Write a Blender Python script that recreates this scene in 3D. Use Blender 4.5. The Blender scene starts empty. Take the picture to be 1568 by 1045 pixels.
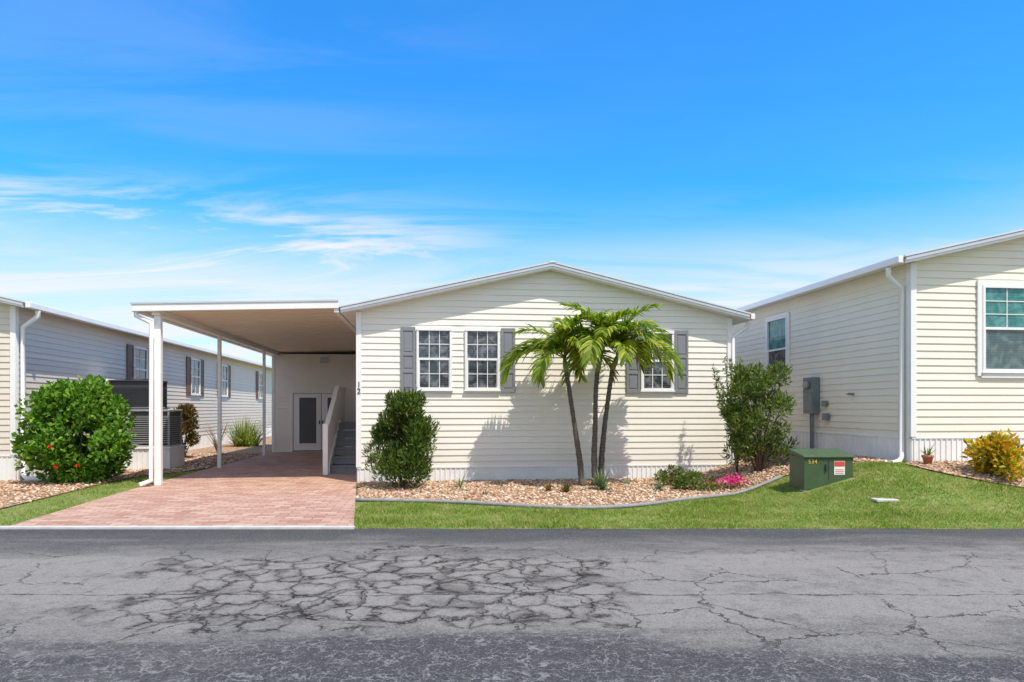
import bpy, bmesh, math, random
import numpy as np
from mathutils import Vector
random.seed(4); rng=np.random.default_rng(7)
scene=bpy.context.scene
A=math.radians(6.77); CA,SA=math.cos(A),math.sin(A)
OX,OY=-3.08,13.63
def W2(u,v): return (OX+CA*u-SA*v, OY+SA*u+CA*v)
def Sm(t):
    t=np.clip(t,0,1); return t*t*(3-2*t)
def terr(x,y):
    x=np.asarray(x,float); y=np.asarray(y,float)
    u=CA*(x-OX)+SA*(y-OY)
    return .56*Sm((u-6.4)/2.6)*Sm((y-8.6)/2.8)

# ---------------- materials ----------------
def newmat(name):
    m=bpy.data.materials.new(name); m.use_nodes=True
    nt=m.node_tree; b=nt.nodes['Principled BSDF']; return m,nt,b
def N(nt,t,**k):
    n=nt.nodes.new(t)
    for a,b in k.items(): setattr(n,a,b)
    return n
def ramp(nt,stops,interp='LINEAR'):
    r=N(nt,'ShaderNodeValToRGB'); r.color_ramp.interpolation=interp
    e=r.color_ramp.elements
    while len(e)<len(stops): e.new(.5)
    for i,(p,c) in enumerate(stops):
        e[i].position=p; e[i].color=(c[0],c[1],c[2],1) if not isinstance(c,(int,float)) else (c,c,c,1)
    return r
def noise(nt,vec,scale,detail=4,rough=.55,dist=0):
    n=N(nt,'ShaderNodeTexNoise'); n.inputs['Scale'].default_value=scale
    n.inputs['Detail'].default_value=detail; n.inputs['Roughness'].default_value=rough
    n.inputs['Distortion'].default_value=dist
    if vec is not None: nt.links.new(vec,n.inputs['Vector'])
    return n
def math_(nt,op,a,b=None,clamp=False):
    n=N(nt,'ShaderNodeMath',operation=op,use_clamp=clamp)
    for i,x in enumerate((a,b)):
        if x is None: continue
        if isinstance(x,(int,float)): n.inputs[i].default_value=x
        else: nt.links.new(x,n.inputs[i])
    return n.outputs[0]
def sstep(nt,x,a,b,lo=0,hi=1):
    n=N(nt,'ShaderNodeMapRange',interpolation_type='SMOOTHSTEP')
    nt.links.new(x,n.inputs[0])
    n.inputs[1].default_value=a;n.inputs[2].default_value=b;n.inputs[3].default_value=lo;n.inputs[4].default_value=hi
    return n.outputs[0]
def mixc(nt,f,a,b,mode='MIX'):
    n=N(nt,'ShaderNodeMix',data_type='RGBA',blend_type=mode)
    if isinstance(f,(int,float)): n.inputs[0].default_value=f
    else: nt.links.new(f,n.inputs[0])
    for i,x in ((6,a),(7,b)):
        if isinstance(x,tuple): n.inputs[i].default_value=(x[0],x[1],x[2],1)
        else: nt.links.new(x,n.inputs[i])
    return n.outputs[2]
def bump(nt,b,h,strength=.3,dist=.01):
    n=N(nt,'ShaderNodeBump'); n.inputs['Strength'].default_value=strength; n.inputs['Distance'].default_value=dist
    nt.links.new(h,n.inputs['Height']); nt.links.new(n.outputs[0],b.inputs['Normal'])
def plain(name,c,rough=.5,var=.08,scale=3,metal=0,bumps=0):
    m,nt,b=newmat(name)
    g=N(nt,'ShaderNodeTexCoord')
    n=noise(nt,g.outputs['Object'],scale,6,.6)
    r=ramp(nt,[(.3,tuple(x*(1-var) for x in c)),(.7,tuple(min(1,x*(1+var*.6)) for x in c))])
    nt.links.new(n.outputs['Fac'],r.inputs[0]); nt.links.new(r.outputs[0],b.inputs['Base Color'])
    b.inputs['Roughness'].default_value=rough; b.inputs['Metallic'].default_value=metal
    if bumps:
        n2=noise(nt,g.outputs['Object'],60,3); bump(nt,b,n2.outputs['Fac'],bumps,.005)
    return m
def siding_mat(name,c):
    m,nt,b=newmat(name); g=N(nt,'ShaderNodeTexCoord')
    n=noise(nt,g.outputs['Object'],.9,5,.6)
    mp=N(nt,'ShaderNodeMapping'); mp.inputs['Scale'].default_value=(3,3,45)
    nt.links.new(g.outputs['Object'],mp.inputs[0])
    n2=noise(nt,mp.outputs[0],1.5,3)
    f=math_(nt,'ADD',math_(nt,'MULTIPLY',n.outputs['Fac'],.65),math_(nt,'MULTIPLY',n2.outputs['Fac'],.35))
    r=ramp(nt,[(.3,tuple(x*.91 for x in c)),(.7,tuple(x*1.03 for x in c))])
    nt.links.new(f,r.inputs[0])
    sp=N(nt,'ShaderNodeSeparateXYZ'); nt.links.new(g.outputs['Object'],sp.inputs[0])
    dirt=sstep(nt,sp.outputs[2],.25,.9,.90,1)
    cmb=N(nt,'ShaderNodeCombineColor')
    for i in range(3): nt.links.new(dirt,cmb.inputs[i])
    d=mixc(nt,1,r.outputs[0],cmb.outputs[0],'MULTIPLY')
    nt.links.new(d,b.inputs['Base Color']); b.inputs['Roughness'].default_value=.5
    bump(nt,b,n2.outputs['Fac'],.15,.004)
    return m
M_SID=siding_mat('cream_siding',(.86,.82,.735))
M_SIDR=siding_mat('yellow_cream_siding',(.85,.80,.67))
M_SIDL=siding_mat('taupe_siding',(.72,.65,.56))
M_WHITE=plain('white_trim',(.85,.845,.83),.4,.05)
M_SKIRT=plain('white_skirting',(.82,.815,.80),.5,.1,2)
M_ROOF=plain('roof_metal',(.66,.67,.68),.4,.06)
M_DRIP=plain('drip_edge',(.52,.56,.62),.35,.06)
M_SHUT=plain('shutter_gray',(.22,.23,.25),.5,.06)
M_BROWN=plain('shutter_brown',(.15,.075,.05),.5,.1)
M_CEIL=plain('carport_ceiling',(.78,.68,.56),.5,.04,1)
M_DARK=plain('dark_screen',(.05,.055,.06),.5,.1)
M_SCREEN=plain('door_screen',(.10,.105,.11),.6,.1)
M_STEP=plain('step_gray',(.20,.22,.24),.7,.12,8)
M_DOOR=plain('door_paint',(.85,.83,.79),.4,.04)
M_CONC=plain('concrete',(.55,.53,.5),.8,.15,8,bumps=.3)
M_EDGE=plain('edging',(.26,.26,.26),.7,.25,12)
M_GREENBOX=plain('transformer_green',(.060,.105,.045),.45,.18,5)
M_METER=plain('meter_gray',(.20,.23,.24),.45,.12,6,.3)
M_AC=plain('condenser_gray',(.33,.34,.33),.5,.12,6)
M_TERRA=plain('terracotta',(.45,.17,.09),.7,.15,12)
M_RED=plain('red_label',(.65,.08,.04),.5,.05)
M_YEL=plain('yellow_label',(.75,.55,.05),.5,.05)
M_BARK=plain('bark',(.14,.10,.07),.85,.35,18,bumps=.6)
M_BLACK=plain('black_paint',(.02,.02,.02),.5,.05)

def glass(name,c0,c1):
    m,nt,b=newmat(name); g=N(nt,'ShaderNodeTexCoord')
    sp=N(nt,'ShaderNodeSeparateXYZ'); nt.links.new(g.outputs['Object'],sp.inputs[0])
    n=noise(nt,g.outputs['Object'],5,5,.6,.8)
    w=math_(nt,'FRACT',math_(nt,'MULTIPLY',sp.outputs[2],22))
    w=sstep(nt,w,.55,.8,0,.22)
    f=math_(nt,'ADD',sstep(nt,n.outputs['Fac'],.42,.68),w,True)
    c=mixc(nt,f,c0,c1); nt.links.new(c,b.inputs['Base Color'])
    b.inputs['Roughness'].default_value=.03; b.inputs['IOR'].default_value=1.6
    n3=noise(nt,g.outputs['Object'],2.2,1); bump(nt,b,n3.outputs['Fac'],.06,.02)
    return m
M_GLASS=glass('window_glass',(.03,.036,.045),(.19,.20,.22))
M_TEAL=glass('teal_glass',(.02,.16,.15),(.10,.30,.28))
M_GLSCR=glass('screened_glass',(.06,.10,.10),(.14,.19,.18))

def leafmat(name,stops,trans=.3,rough=.55,patch=None):
    m,nt,b=newmat(name); g=N(nt,'ShaderNodeNewGeometry')
    r=ramp(nt,stops); nt.links.new(g.outputs['Random Per Island'],r.inputs[0]); col=r.outputs[0]
    if patch:
        n=noise(nt,g.outputs['Position'],patch[0],4,.6)
        col=mixc(nt,sstep(nt,n.outputs['Fac'],.42,.66,0,patch[2]),col,patch[1])
    nt.links.new(col,b.inputs['Base Color']); b.inputs['Roughness'].default_value=rough
    b.inputs['Specular IOR Level'].default_value=.3
    t=N(nt,'ShaderNodeBsdfTranslucent'); 
    c=mixc(nt,1,col,(1.3,1.5,.5),'MULTIPLY'); nt.links.new(c,t.inputs[0])
    mx=N(nt,'ShaderNodeMixShader'); mx.inputs[0].default_value=trans
    nt.links.new(b.outputs[0],mx.inputs[1]); nt.links.new(t.outputs[0],mx.inputs[2])
    nt.links.new(mx.outputs[0],nt.nodes['Material Output'].inputs[0]); return m
L_DARK=leafmat('podocarpus_leaf',[(0,(.025,.055,.012)),(.6,(.075,.13,.02)),(1,(.20,.27,.04))])
L_BRIGHT=leafmat('hibiscus_leaf',[(0,(.05,.14,.012)),(.6,(.12,.27,.025)),(1,(.26,.42,.05))])
L_WILD=leafmat('loose_shrub_leaf',[(0,(.05,.09,.02)),(.6,(.12,.18,.03)),(1,(.30,.33,.09))])
L_PALM=leafmat('palm_leaf',[(0,(.08,.15,.012)),(.5,(.19,.28,.02)),(1,(.48,.48,.05))],.38)
L_CROT=leafmat('croton_leaf',[(0,(.06,.08,.02)),(.5,(.22,.10,.03)),(1,(.12,.14,.03))])
L_YEL=leafmat('yellow_leaf',[(0,(.14,.18,.02)),(.3,(.45,.36,.03)),(.7,(.75,.50,.03)),(1,(.75,.30,.03))])
L_GRASSY=leafmat('ornamental_grass',[(0,(.10,.15,.03)),(1,(.38,.42,.10))])
L_AGAVE=leafmat('agave_leaf',[(0,(.10,.17,.08)),(1,(.25,.32,.17))],.1)
L_TREE=leafmat('tree_leaf',[(0,(.02,.04,.012)),(1,(.07,.12,.03))])
L_LAWN=leafmat('lawn_blade',[(0,(.11,.17,.022)),(.6,(.22,.31,.05)),(1,(.40,.44,.11))],.35,.5,(2.4,(.44,.41,.17),.65))
L_REDF=leafmat('red_petal',[(0,(.7,.02,.01)),(1,(.8,.06,.03))],.2)
L_PINK=leafmat('pink_petal',[(0,(.7,.02,.25)),(1,(.85,.10,.40))],.2)
L_DRY=leafmat('dry_twig',[(0,(.2,.13,.08)),(1,(.35,.22,.15))],.1)

# ---------------- mesh helpers ----------------
def link(o,parent=None):
    scene.collection.objects.link(o)
    if parent is not None: o.parent=parent
    return o
def empty(name,loc=(0,0,0),rz=0):
    e=bpy.data.objects.new(name,None); e.location=loc; e.rotation_euler=(0,0,rz); e.empty_display_size=.3
    return link(e)
def mesh_obj(name,verts,faces,mat,parent=None,smooth=False,recalc=False,bevel=0):
    me=bpy.data.meshes.new(name); me.from_pydata(verts,[],faces)
    if recalc:
        bm=bmesh.new(); bm.from_mesh(me); bmesh.ops.recalc_face_normals(bm,faces=bm.faces); bm.to_mesh(me); bm.free()
    me.materials.append(mat)
    if smooth:
        for p in me.polygons: p.use_smooth=True
    o=bpy.data.objects.new(name,me); link(o,parent)
    if bevel:
        b=o.modifiers.new('bevel','BEVEL'); b.width=bevel; b.segments=2; b.limit_method='ANGLE'
    return o
def np_mesh(name,V,F,mat,parent=None,smooth=False):
    V=np.asarray(V,np.float32); F=np.asarray(F,np.int32); k=F.shape[1]
    me=bpy.data.meshes.new(name); me.vertices.add(len(V)); me.vertices.foreach_set('co',V.ravel())
    me.loops.add(F.size); me.loops.foreach_set('vertex_index',F.ravel())
    me.polygons.add(len(F)); me.polygons.foreach_set('loop_start',np.arange(len(F),dtype=np.int32)*k)
    me.polygons.foreach_set('loop_total',np.full(len(F),k,np.int32))
    if smooth: me.polygons.foreach_set('use_smooth',np.ones(len(F),bool))
    me.update(calc_edges=True); me.validate(); me.materials.append(mat)
    o=bpy.data.objects.new(name,me); return link(o,parent)
BF=[(0,3,2,1),(4,5,6,7),(0,1,5,4),(1,2,6,5),(2,3,7,6),(3,0,4,7)]
class Wall:
    def __init__(s,parent,P0,S,Nn): s.p=parent; s.P=Vector(P0); s.S=Vector(S); s.N=Vector(Nn)
    def m(s,a,n,z): return tuple(s.P+s.S*a+s.N*n+Vector((0,0,z)))
    def boxes(s,name,bl,mat,bevel=0):
        V=[];F=[]
        for (a0,a1,n0,n1,z0,z1) in bl:
            k=len(V)
            V+=[s.m(a0,n0,z0),s.m(a1,n0,z0),s.m(a1,n1,z0),s.m(a0,n1,z0),s.m(a0,n0,z1),s.m(a1,n0,z1),s.m(a1,n1,z1),s.m(a0,n1,z1)]
            F+=[tuple(k+i for i in f) for f in BF]
        return mesh_obj(name,V,F,mat,s.p,recalc=True,bevel=bevel)
    def siding(s,name,rangef,levels,mat,lip=.019):
        V=[];F=[]
        for z0,z1 in zip(levels[:-1],levels[1:]):
            a0,b0=rangef(z0);a1,b1=rangef(z1); k=len(V)
            V+=[s.m(a0,0.004,z0),s.m(b0,0.004,z0),s.m(a0,lip,z0),s.m(b0,lip,z0),
                s.m(a0,lip,z0+.008),s.m(b0,lip,z0+.008),s.m(a1,.004,z1),s.m(b1,.004,z1)]
            F+=[(k,k+1,k+3,k+2),(k+2,k+3,k+5,k+4),(k+4,k+5,k+7,k+6)]
        return mesh_obj(name,V,F,mat,s.p,recalc=False)
    def ribs(s,name,a0,a1,z0,z1,mat,step=.1):
        bl=[(a0,a1,0,.012,z0,z1)]
        a=a0+step/2
        while a<a1-.02: bl.append((a-.012,a+.012,.012,.024,z0,z1)); a+=step
        return s.boxes(name,bl,mat)
    def window(s,a0,a1,z0,z1,gu=M_GLASS,gl=M_GLASS,nx=3,ny=2,name='window',both=True):
        zm=(z0+z1)/2; f=.045
        fr=[(a0,a0+f,.004,.06,z0,z1),(a1-f,a1,.004,.06,z0,z1),(a0+f,a1-f,.004,.06,z1-f,z1),(a0+f,a1-f,.004,.06,z0,z0+f),
            (a0-.02,a1+.02,.021,.075,z0-.03,z0-.002),
            (a0+f,a1-f,.022,.05,zm-.022,zm+.022)]
        g=.018
        fr+=[(a0+f,a0+f+g,.022,.045,z0+f,zm-.022),(a1-f-g,a1-f,.022,.045,z0+f,zm-.022)]
        for (p,q,on) in ((zm+.022,z1-f,True),(z0+f,zm-.022,both)):
            if not on: continue
            for i in range(1,nx):
                x=a0+f+(a1-a0-2*f)*i/nx; fr.append((x-.007,x+.007,.022,.034,p,q))
            for j in range(1,ny):
                z=p+(q-p)*j/ny; fr.append((a0+f,a1-f,.022,.032,z-.007,z+.007))
        s.boxes(name+'_frame',fr,M_WHITE)
        s.boxes(name+'_upper_glass',[(a0+f,a1-f,.005,.0218,zm,z1-f)],gu)
        s.boxes(name+'_lower_glass',[(a0+f,a1-f,.005,.0208,z0+f,zm)],gl)
    def shutter(s,a0,a1,z0,z1,mat,name='shutter'):
        w=a1-a0; h=z1-z0; b=.045
        bl=[(a0,a1,.020,.034,z0,z1),(a0,a0+b,.034,.048,z0,z1),(a1-b,a1,.034,.048,z0,z1)]
        for t0,t1 in ((0,.05),(.30,.345),(.56,.60),(.94,1)): bl.append((a0+b,a1-b,.034,.048,z0+h*t0,z0+h*t1))
        for t0,t1 in ((.08,.27),(.375,.53),(.63,.91)): bl.append((a0+b+.02,a1-b-.02,.034,.042,z0+h*t0,z0+h*t1))
        s.boxes(name,bl,mat,.002)
def pipe(name,pts,r,mat,parent=None,res=1):
    c=bpy.data.curves.new(name,'CURVE'); c.dimensions='3D'; sp=c.splines.new('POLY'); sp.points.add(len(pts)-1)
    for i,p in enumerate(pts): sp.points[i].co=(p[0],p[1],p[2],1)
    c.bevel_depth=r; c.bevel_resolution=res; c.use_fill_caps=True; c.materials.append(mat)
    o=bpy.data.objects.new(name,c); return link(o,parent)
def tube(name,pts,rad,mat,parent=None,seg=10):
    V=[];F=[]
    pts=[Vector(p) for p in pts]
    for i,p in enumerate(pts):
        t=(pts[min(i+1,len(pts)-1)]-pts[max(i-1,0)]).normalized()
        a=t.cross(Vector((0.3,1,0.05))).normalized(); b=t.cross(a)
        for j in range(seg):
            th=2*math.pi*j/seg; V.append(tuple(p+(a*math.cos(th)+b*math.sin(th))*rad[i]))
    for i in range(len(pts)-1):
        for j in range(seg): F.append((i*seg+j,i*seg+(j+1)%seg,(i+1)*seg+(j+1)%seg,(i+1)*seg+j))
    F.append(tuple(range(seg))[::-1]); F.append(tuple((len(pts)-1)*seg+j for j in range(seg)))
    return mesh_obj(name,V,F,mat,parent,smooth=True,recalc=True)
def chevron(name,parent,W,oh,e,p,v0,v1,zt,th,mat,uo=0):
    sl=(p-e)/(W/2); ue=-oh-uo; zb=e+sl*ue
    prof=[(ue,zb+zt),(W/2,p+zt),(W-ue,zb+zt),(W-ue,zb+zt+th),(W/2,p+zt+th),(ue,zb+zt+th)]
    V=[(u,v0,z) for u,z in prof]+[(u,v1,z) for u,z in prof]
    F=[(0,1,4,5),(1,2,3,4),(6,11,10,7),(7,10,9,8)]
    for i in range(6):
        j=(i+1)%6; F.append((i,6+i,6+j,j))
    return mesh_obj(name,V,F,mat,parent,recalc=True)
def house(name,org,z,W,D,sk,e,p,msid,oh=.3,fo=.27):
    h=empty(name,(org[0],org[1],z),A)
    V=[(0,0,0),(W,0,0),(W,D,0),(0,D,0),(0,0,e),(W,0,e),(W,D,e),(0,D,e),(W/2,0,p),(W/2,D,p)]
    mesh_obj('wall_core',V,[(0,1,5,8,4),(1,2,6,5),(2,3,7,9,6),(3,0,4,7),(4,8,9,7),(5,6,9,8),(0,3,2,1)],msid,h,recalc=True)
    n=int((e-sk)/.125); st=(e-sk)/n
    lv=[sk+st*i for i in range(n+1)]; lv2=list(lv)
    zz=e
    while zz+st<p: zz+=st; lv2.append(zz)
    lv2.append(p)
    def rg(zq):
        if zq<=e+1e-6: return (0.0,W)
        hf=(p-zq)/(p-e)*W/2; return (W/2-hf,W/2+hf)
    fr=Wall(h,(0,0,0),(1,0,0),(0,-1,0)); rt=Wall(h,(W,0,0),(0,1,0),(1,0,0)); lf=Wall(h,(0,0,0),(0,1,0),(-1,0,0)); bk=Wall(h,(0,D,0),(1,0,0),(0,1,0))
    fr.siding('front_siding',rg,lv2,msid); bk.siding('rear_siding',rg,lv2,msid)
    rt.siding('right_siding',lambda q:(0,D),lv,msid); lf.siding('left_siding',lambda q:(0,D),lv,msid)
    fr.ribs('front_skirting',0,W,-.1,sk-.004,M_SKIRT); rt.ribs('right_skirting',0,D,-.1,sk-.004,M_SKIRT,.15); lf.ribs('left_skirting',0,D,-.1,sk-.004,M_SKIRT,.15)
    fr.boxes('skirt_rail',[(0,W,.0,.03,sk-.003,sk+.025)],M_WHITE); rt.boxes('skirt_rail_right',[(0.02,D,.0,.03,sk-.003,sk+.025)],M_WHITE); lf.boxes('skirt_rail_left',[(0.02,D,.0,.03,sk-.003,sk+.025)],M_WHITE)
    cw=.075
    fr.boxes('corner_trim',[(-.03,cw,.002,.038,sk+.026,e-.01),(W-cw,W+.03,.002,.038,sk+.026,e-.01)],M_WHITE,.004)
    rt.boxes('corner_trim_right',[(0.0,cw,.002,.031,sk+.026,e-.01)],M_WHITE); lf.boxes('corner_trim_left',[(0.0,cw,.002,.031,sk+.026,e-.01)],M_WHITE)
    chevron('roof',h,W,oh,e,p,-fo,D+fo,.004,.10,M_WHITE)
    chevron('roof_sheet',h,W,oh,e,p,-fo-.03,D+fo+.03,.107,.028,M_ROOF,.03)
    chevron('rake_trim',h,W,oh,e,p,-fo-.02,-fo-.002,.045,.055,M_DRIP,.002)
    mesh_obj('ridge_cap',[(W/2-.1,-fo-.035,p+.118),(W/2,-fo-.035,p+.145),(W/2+.1,-fo-.035,p+.118),(W/2-.1,D+fo,p+.118),(W/2,D+fo,p+.145),(W/2+.1,D+fo,p+.118)],[(0,1,4,3),(1,2,5,4),(0,2,1),(3,4,5)],M_WHITE,h,recalc=True)
    for sgn,u in ((1,W+oh),(-1,-oh)):
        zb=e-oh*(p-e)/(W/2)
        a,b=(u+.035,u+.13) if sgn>0 else (u-.13,u-.035)
        fr.boxes('gutter',[(a,b,-D-fo,fo,zb+.0,zb+.12)],M_WHITE,.012)
    return h,fr,rt,lf

# ---------------- ground ----------------
xs=np.array([-900,-300,-120,-60,-30]+list(np.arange(-16,16.01,.25))+[20,30,60,120,300,900],float)
ys=np.array([-900,-300,-100,-40,-15,0,4]+list(np.arange(8,30.01,.25))+[35,45,60,120,300,900],float)
X,Y=np.meshgrid(xs,ys); Z=terr(X,Y)
V=np.stack([X.ravel(),Y.ravel(),Z.ravel()],1); nx=len(xs)
i,j=np.meshgrid(np.arange(nx-1),np.arange(len(ys)-1)); b0=(j*nx+i).ravel()
F=np.stack([b0,b0+1,b0+nx+1,b0+nx],1)
m,nt,b=newmat('lawn_ground'); g=N(nt,'ShaderNodeTexCoord')
n=noise(nt,g.outputs['Object'],2.2,6,.65); r=ramp(nt,[(.3,(.10,.15,.025)),(.5,(.16,.22,.04)),(.7,(.30,.27,.11))])
nt.links.new(n.outputs['Fac'],r.inputs[0]); nt.links.new(r.outputs[0],b.inputs['Base Color']); b.inputs['Roughness'].default_value=.9
n2=noise(nt,g.outputs['Object'],70,3); bump(nt,b,n2.outputs['Fac'],.8,.02)
np_mesh('ground',V,F,m,smooth=True)

def resample(pts,n):
    pts=np.array(pts,float); d=np.r_[0,np.cumsum(np.hypot(*np.diff(pts,axis=0).T))]
    t=np.linspace(0,d[-1],n); return np.stack([np.interp(t,d,pts[:,0]),np.interp(t,d,pts[:,1])],1)
def smooth_line(p,it=3):
    p=np.array(p,float)
    for _ in range(it):
        q=p[:-1]*.75+p[1:]*.25; r_=p[:-1]*.25+p[1:]*.75
        p=np.vstack([p[:1],np.stack([q,r_],1).reshape(-1,2),p[-1:]])
    return p
def loft(name,la,lb,na,nb,off,mat,parent=None):
    a=resample(la,na); c=resample(lb,na); t=np.linspace(0,1,nb)[None,:,None]
    P=a[:,None,:]*(1-t)+c[:,None,:]*t
    z=terr(P[...,0],P[...,1])+off
    V=np.concatenate([P,z[...,None]],2).reshape(-1,3)
    F=[]
    for i in range(na-1):
        for j in range(nb-1):
            k=i*nb+j; F.append((k,k+nb,k+nb+1,k+1))
    F=np.array(F)
    v=V[F[0]]; 
    if np.cross(v[1]-v[0],v[2]-v[0])[2]<0: F=F[:,::-1]
    o=np_mesh(name,V,F,mat,parent,smooth=True)
    return o,np.vstack([a,c[::-1]])

# road
m,nt,b=newmat('asphalt'); g=N(nt,'ShaderNodeTexCoord'); P=g.outputs['Object']
sp=N(nt,'ShaderNodeSeparateXYZ'); nt.links.new(P,sp.inputs[0]); yy=sp.outputs[1]; xx=sp.outputs[0]
mp=N(nt,'ShaderNodeMapping'); mp.inputs['Scale'].default_value=(.35,1.5,1); nt.links.new(P,mp.inputs[0])
nb=noise(nt,mp.outputs[0],.9,6,.66,.4)
nf=noise(nt,P,80,3,.7); nm=noise(nt,P,6,5,.6); nl=noise(nt,P,1.3,6,.7)
yd=math_(nt,'ADD',yy,math_(nt,'MULTIPLY',math_(nt,'SUBTRACT',nb.outputs['Fac'],.5),3.4))
band=math_(nt,'MULTIPLY',sstep(nt,yd,3.9,5.1),sstep(nt,yd,6.5,8.2,1,0))
base=mixc(nt,band,(.060,.058,.060),(.265,.245,.22))
base=mixc(nt,sstep(nt,nb.outputs['Fac'],.45,.75,0,.35),base,(.17,.16,.15))
base=mixc(nt,sstep(nt,nl.outputs['Fac'],.5,.72,0,.6),base,(.065,.062,.062))
base=mixc(nt,sstep(nt,nm.outputs['Fac'],.5,.75,0,.4),base,(.05,.048,.048))
base=mixc(nt,sstep(nt,nf.outputs['Fac'],.52,.72,0,.6),base,(.36,.34,.32))
base=mixc(nt,sstep(nt,nf.outputs['Fac'],.48,.32,0,.65),base,(.028,.027,.028))
nd=noise(nt,P,3.5,5,.68)
vm=N(nt,'ShaderNodeVectorMath',operation='MULTIPLY_ADD'); nt.links.new(nd.outputs['Color'],vm.inputs[0]); vm.inputs[1].default_value=(.42,.42,0); nt.links.new(P,vm.inputs[2])
def vor(scale,vec):
    v=N(nt,'ShaderNodeTexVoronoi',feature='DISTANCE_TO_EDGE'); v.inputs['Scale'].default_value=scale; nt.links.new(vec,v.inputs['Vector']); return v.outputs['Distance']
reg=math_(nt,'MULTIPLY',sstep(nt,yd,4.3,5.0),sstep(nt,yd,6.6,7.6,1,0))
reg=math_(nt,'MULTIPLY',reg,math_(nt,'MULTIPLY',sstep(nt,xx,-4.6,-1.4),sstep(nt,xx,.0,1.9,1,0)))
v1=vor(3.5,vm.outputs[0]); v0=vor(1.15,vm.outputs[0])
regn=sstep(nt,math_(nt,'ADD',reg,math_(nt,'MULTIPLY',math_(nt,'SUBTRACT',nl.outputs['Fac'],.5),2.2)),.30,.75)
regn=math_(nt,'MULTIPLY',regn,sstep(nt,reg,0,.25))
thin=sstep(nt,nm.outputs['Fac'],.38,.6,.3,1)
c1=math_(nt,'MULTIPLY',math_(nt,'MULTIPLY',sstep(nt,v1,.008,.04,1,0),regn),thin)
band2=math_(nt,'MULTIPLY',sstep(nt,yd,4.0,4.8),sstep(nt,yd,7.0,7.8,1,0))
c2=math_(nt,'MULTIPLY',math_(nt,'MULTIPLY',sstep(nt,v0,.003,.012,1,0),math_(nt,'MULTIPLY',sstep(nt,nb.outputs['Fac'],.42,.55),.8)),band2)
ln=math_(nt,'ABSOLUTE',math_(nt,'SUBTRACT',math_(nt,'SUBTRACT',yy,5.33),math_(nt,'MULTIPLY',nl.outputs['Fac'],.28)))
c3=math_(nt,'MULTIPLY',sstep(nt,ln,.004,.018,.85,0),thin)
cr=math_(nt,'MAXIMUM',math_(nt,'MAXIMUM',c1,c2),c3)
halo=math_(nt,'MULTIPLY',math_(nt,'MULTIPLY',sstep(nt,v1,.0,.2,1,0),regn),.6)
base=mixc(nt,halo,base,(.075,.06,.05))
lc=math_(nt,'MULTIPLY',sstep(nt,vor(10,vm.outputs[0]),.01,.06,1,0),math_(nt,'MULTIPLY',sstep(nt,yd,4.1,5.3,1,0),sstep(nt,nm.outputs['Fac'],.38,.58,.05,.6)))
base=mixc(nt,lc,base,(.33,.315,.30))
base=mixc(nt,cr,base,(.016,.014,.012))
nt.links.new(base,b.inputs['Base Color']); b.inputs['Roughness'].default_value=.85; b.inputs['Specular IOR Level'].default_value=.3
hh=math_(nt,'SUBTRACT',nf.outputs['Fac'],math_(nt,'MULTIPLY',cr,1.5)); bump(nt,b,hh,.8,.014)
M_ASPH=m
redge=[(-200,8.2)]+[(x,8.45+.02*math.sin(x*3.1)+random.uniform(-.02,.02)) for x in np.arange(-14,14,.15)]+[(200,8.6)]
Vr=[(x,y,.006) for x,y in redge]+[(x,-1.2,.006) for x,y in redge]; k=len(redge)
mesh_obj('road',Vr,[(i,k+i,k+i+1,i+1) for i in range(k-1)],M_ASPH)

# driveway
m,nt,b=newmat('brick_pavers'); g=N(nt,'ShaderNodeTexCoord')
mp=N(nt,'ShaderNodeMapping'); mp.inputs['Rotation'].default_value=(0,0,-A); nt.links.new(g.outputs['Object'],mp.inputs[0])
br=N(nt,'ShaderNodeTexBrick'); nt.links.new(mp.outputs[0],br.inputs['Vector'])
br.inputs['Scale'].default_value=1.9; br.inputs['Mortar Size'].default_value=.016; br.inputs['Bias'].default_value=0
br.inputs['Color1'].default_value=(.38,.19,.13,1); br.inputs['Color2'].default_value=(.58,.375,.285,1); br.inputs['Mortar'].default_value=(.20,.13,.10,1)
n=noise(nt,g.outputs['Object'],2,6,.6); c=mixc(nt,sstep(nt,n.outputs['Fac'],.4,.7,0,.4),br.outputs['Color'],(.54,.38,.29))
n5=noise(nt,g.outputs['Object'],40,3,.6); c=mixc(nt,sstep(nt,n5.outputs['Fac'],.5,.75,0,.5),c,(.32,.19,.145))
nt.links.new(c,b.inputs['Base Color']); b.inputs['Roughness'].default_value=.85
bump(nt,b,math_(nt,'SUBTRACT',n5.outputs['Fac'],br.outputs['Fac']),.5,.006)
dl=[(-6.32,8.5),W2(-3.98,-1),W2(-3.98,10)]; dr=[(-1.97,8.5),W2(-.02,-.03),W2(-.02,10)]
def loft_rows(name,la,lb,off,mat):
    V=[];F=[]
    for p,q in zip(la,lb):
        V.append((p[0],p[1],off));V.append((q[0],q[1],off))
    for i in range(len(la)-1): F.append((2*i,2*i+1,2*i+3,2*i+2))
    return mesh_obj(name,V,F,mat)
loft_rows('brick_driveway',dl,dr,.014,m)
poly_dr=np.array(dl+dr[::-1])
kb=empty('driveway_edge_strip',(0,0,0)); Wall(kb,(0,0,0),(1,0,0),(0,1,0)).boxes('concrete_strip',[(-6.5,-1.95,8.41,8.50,0,.035)],M_CONC,.006)

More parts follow.
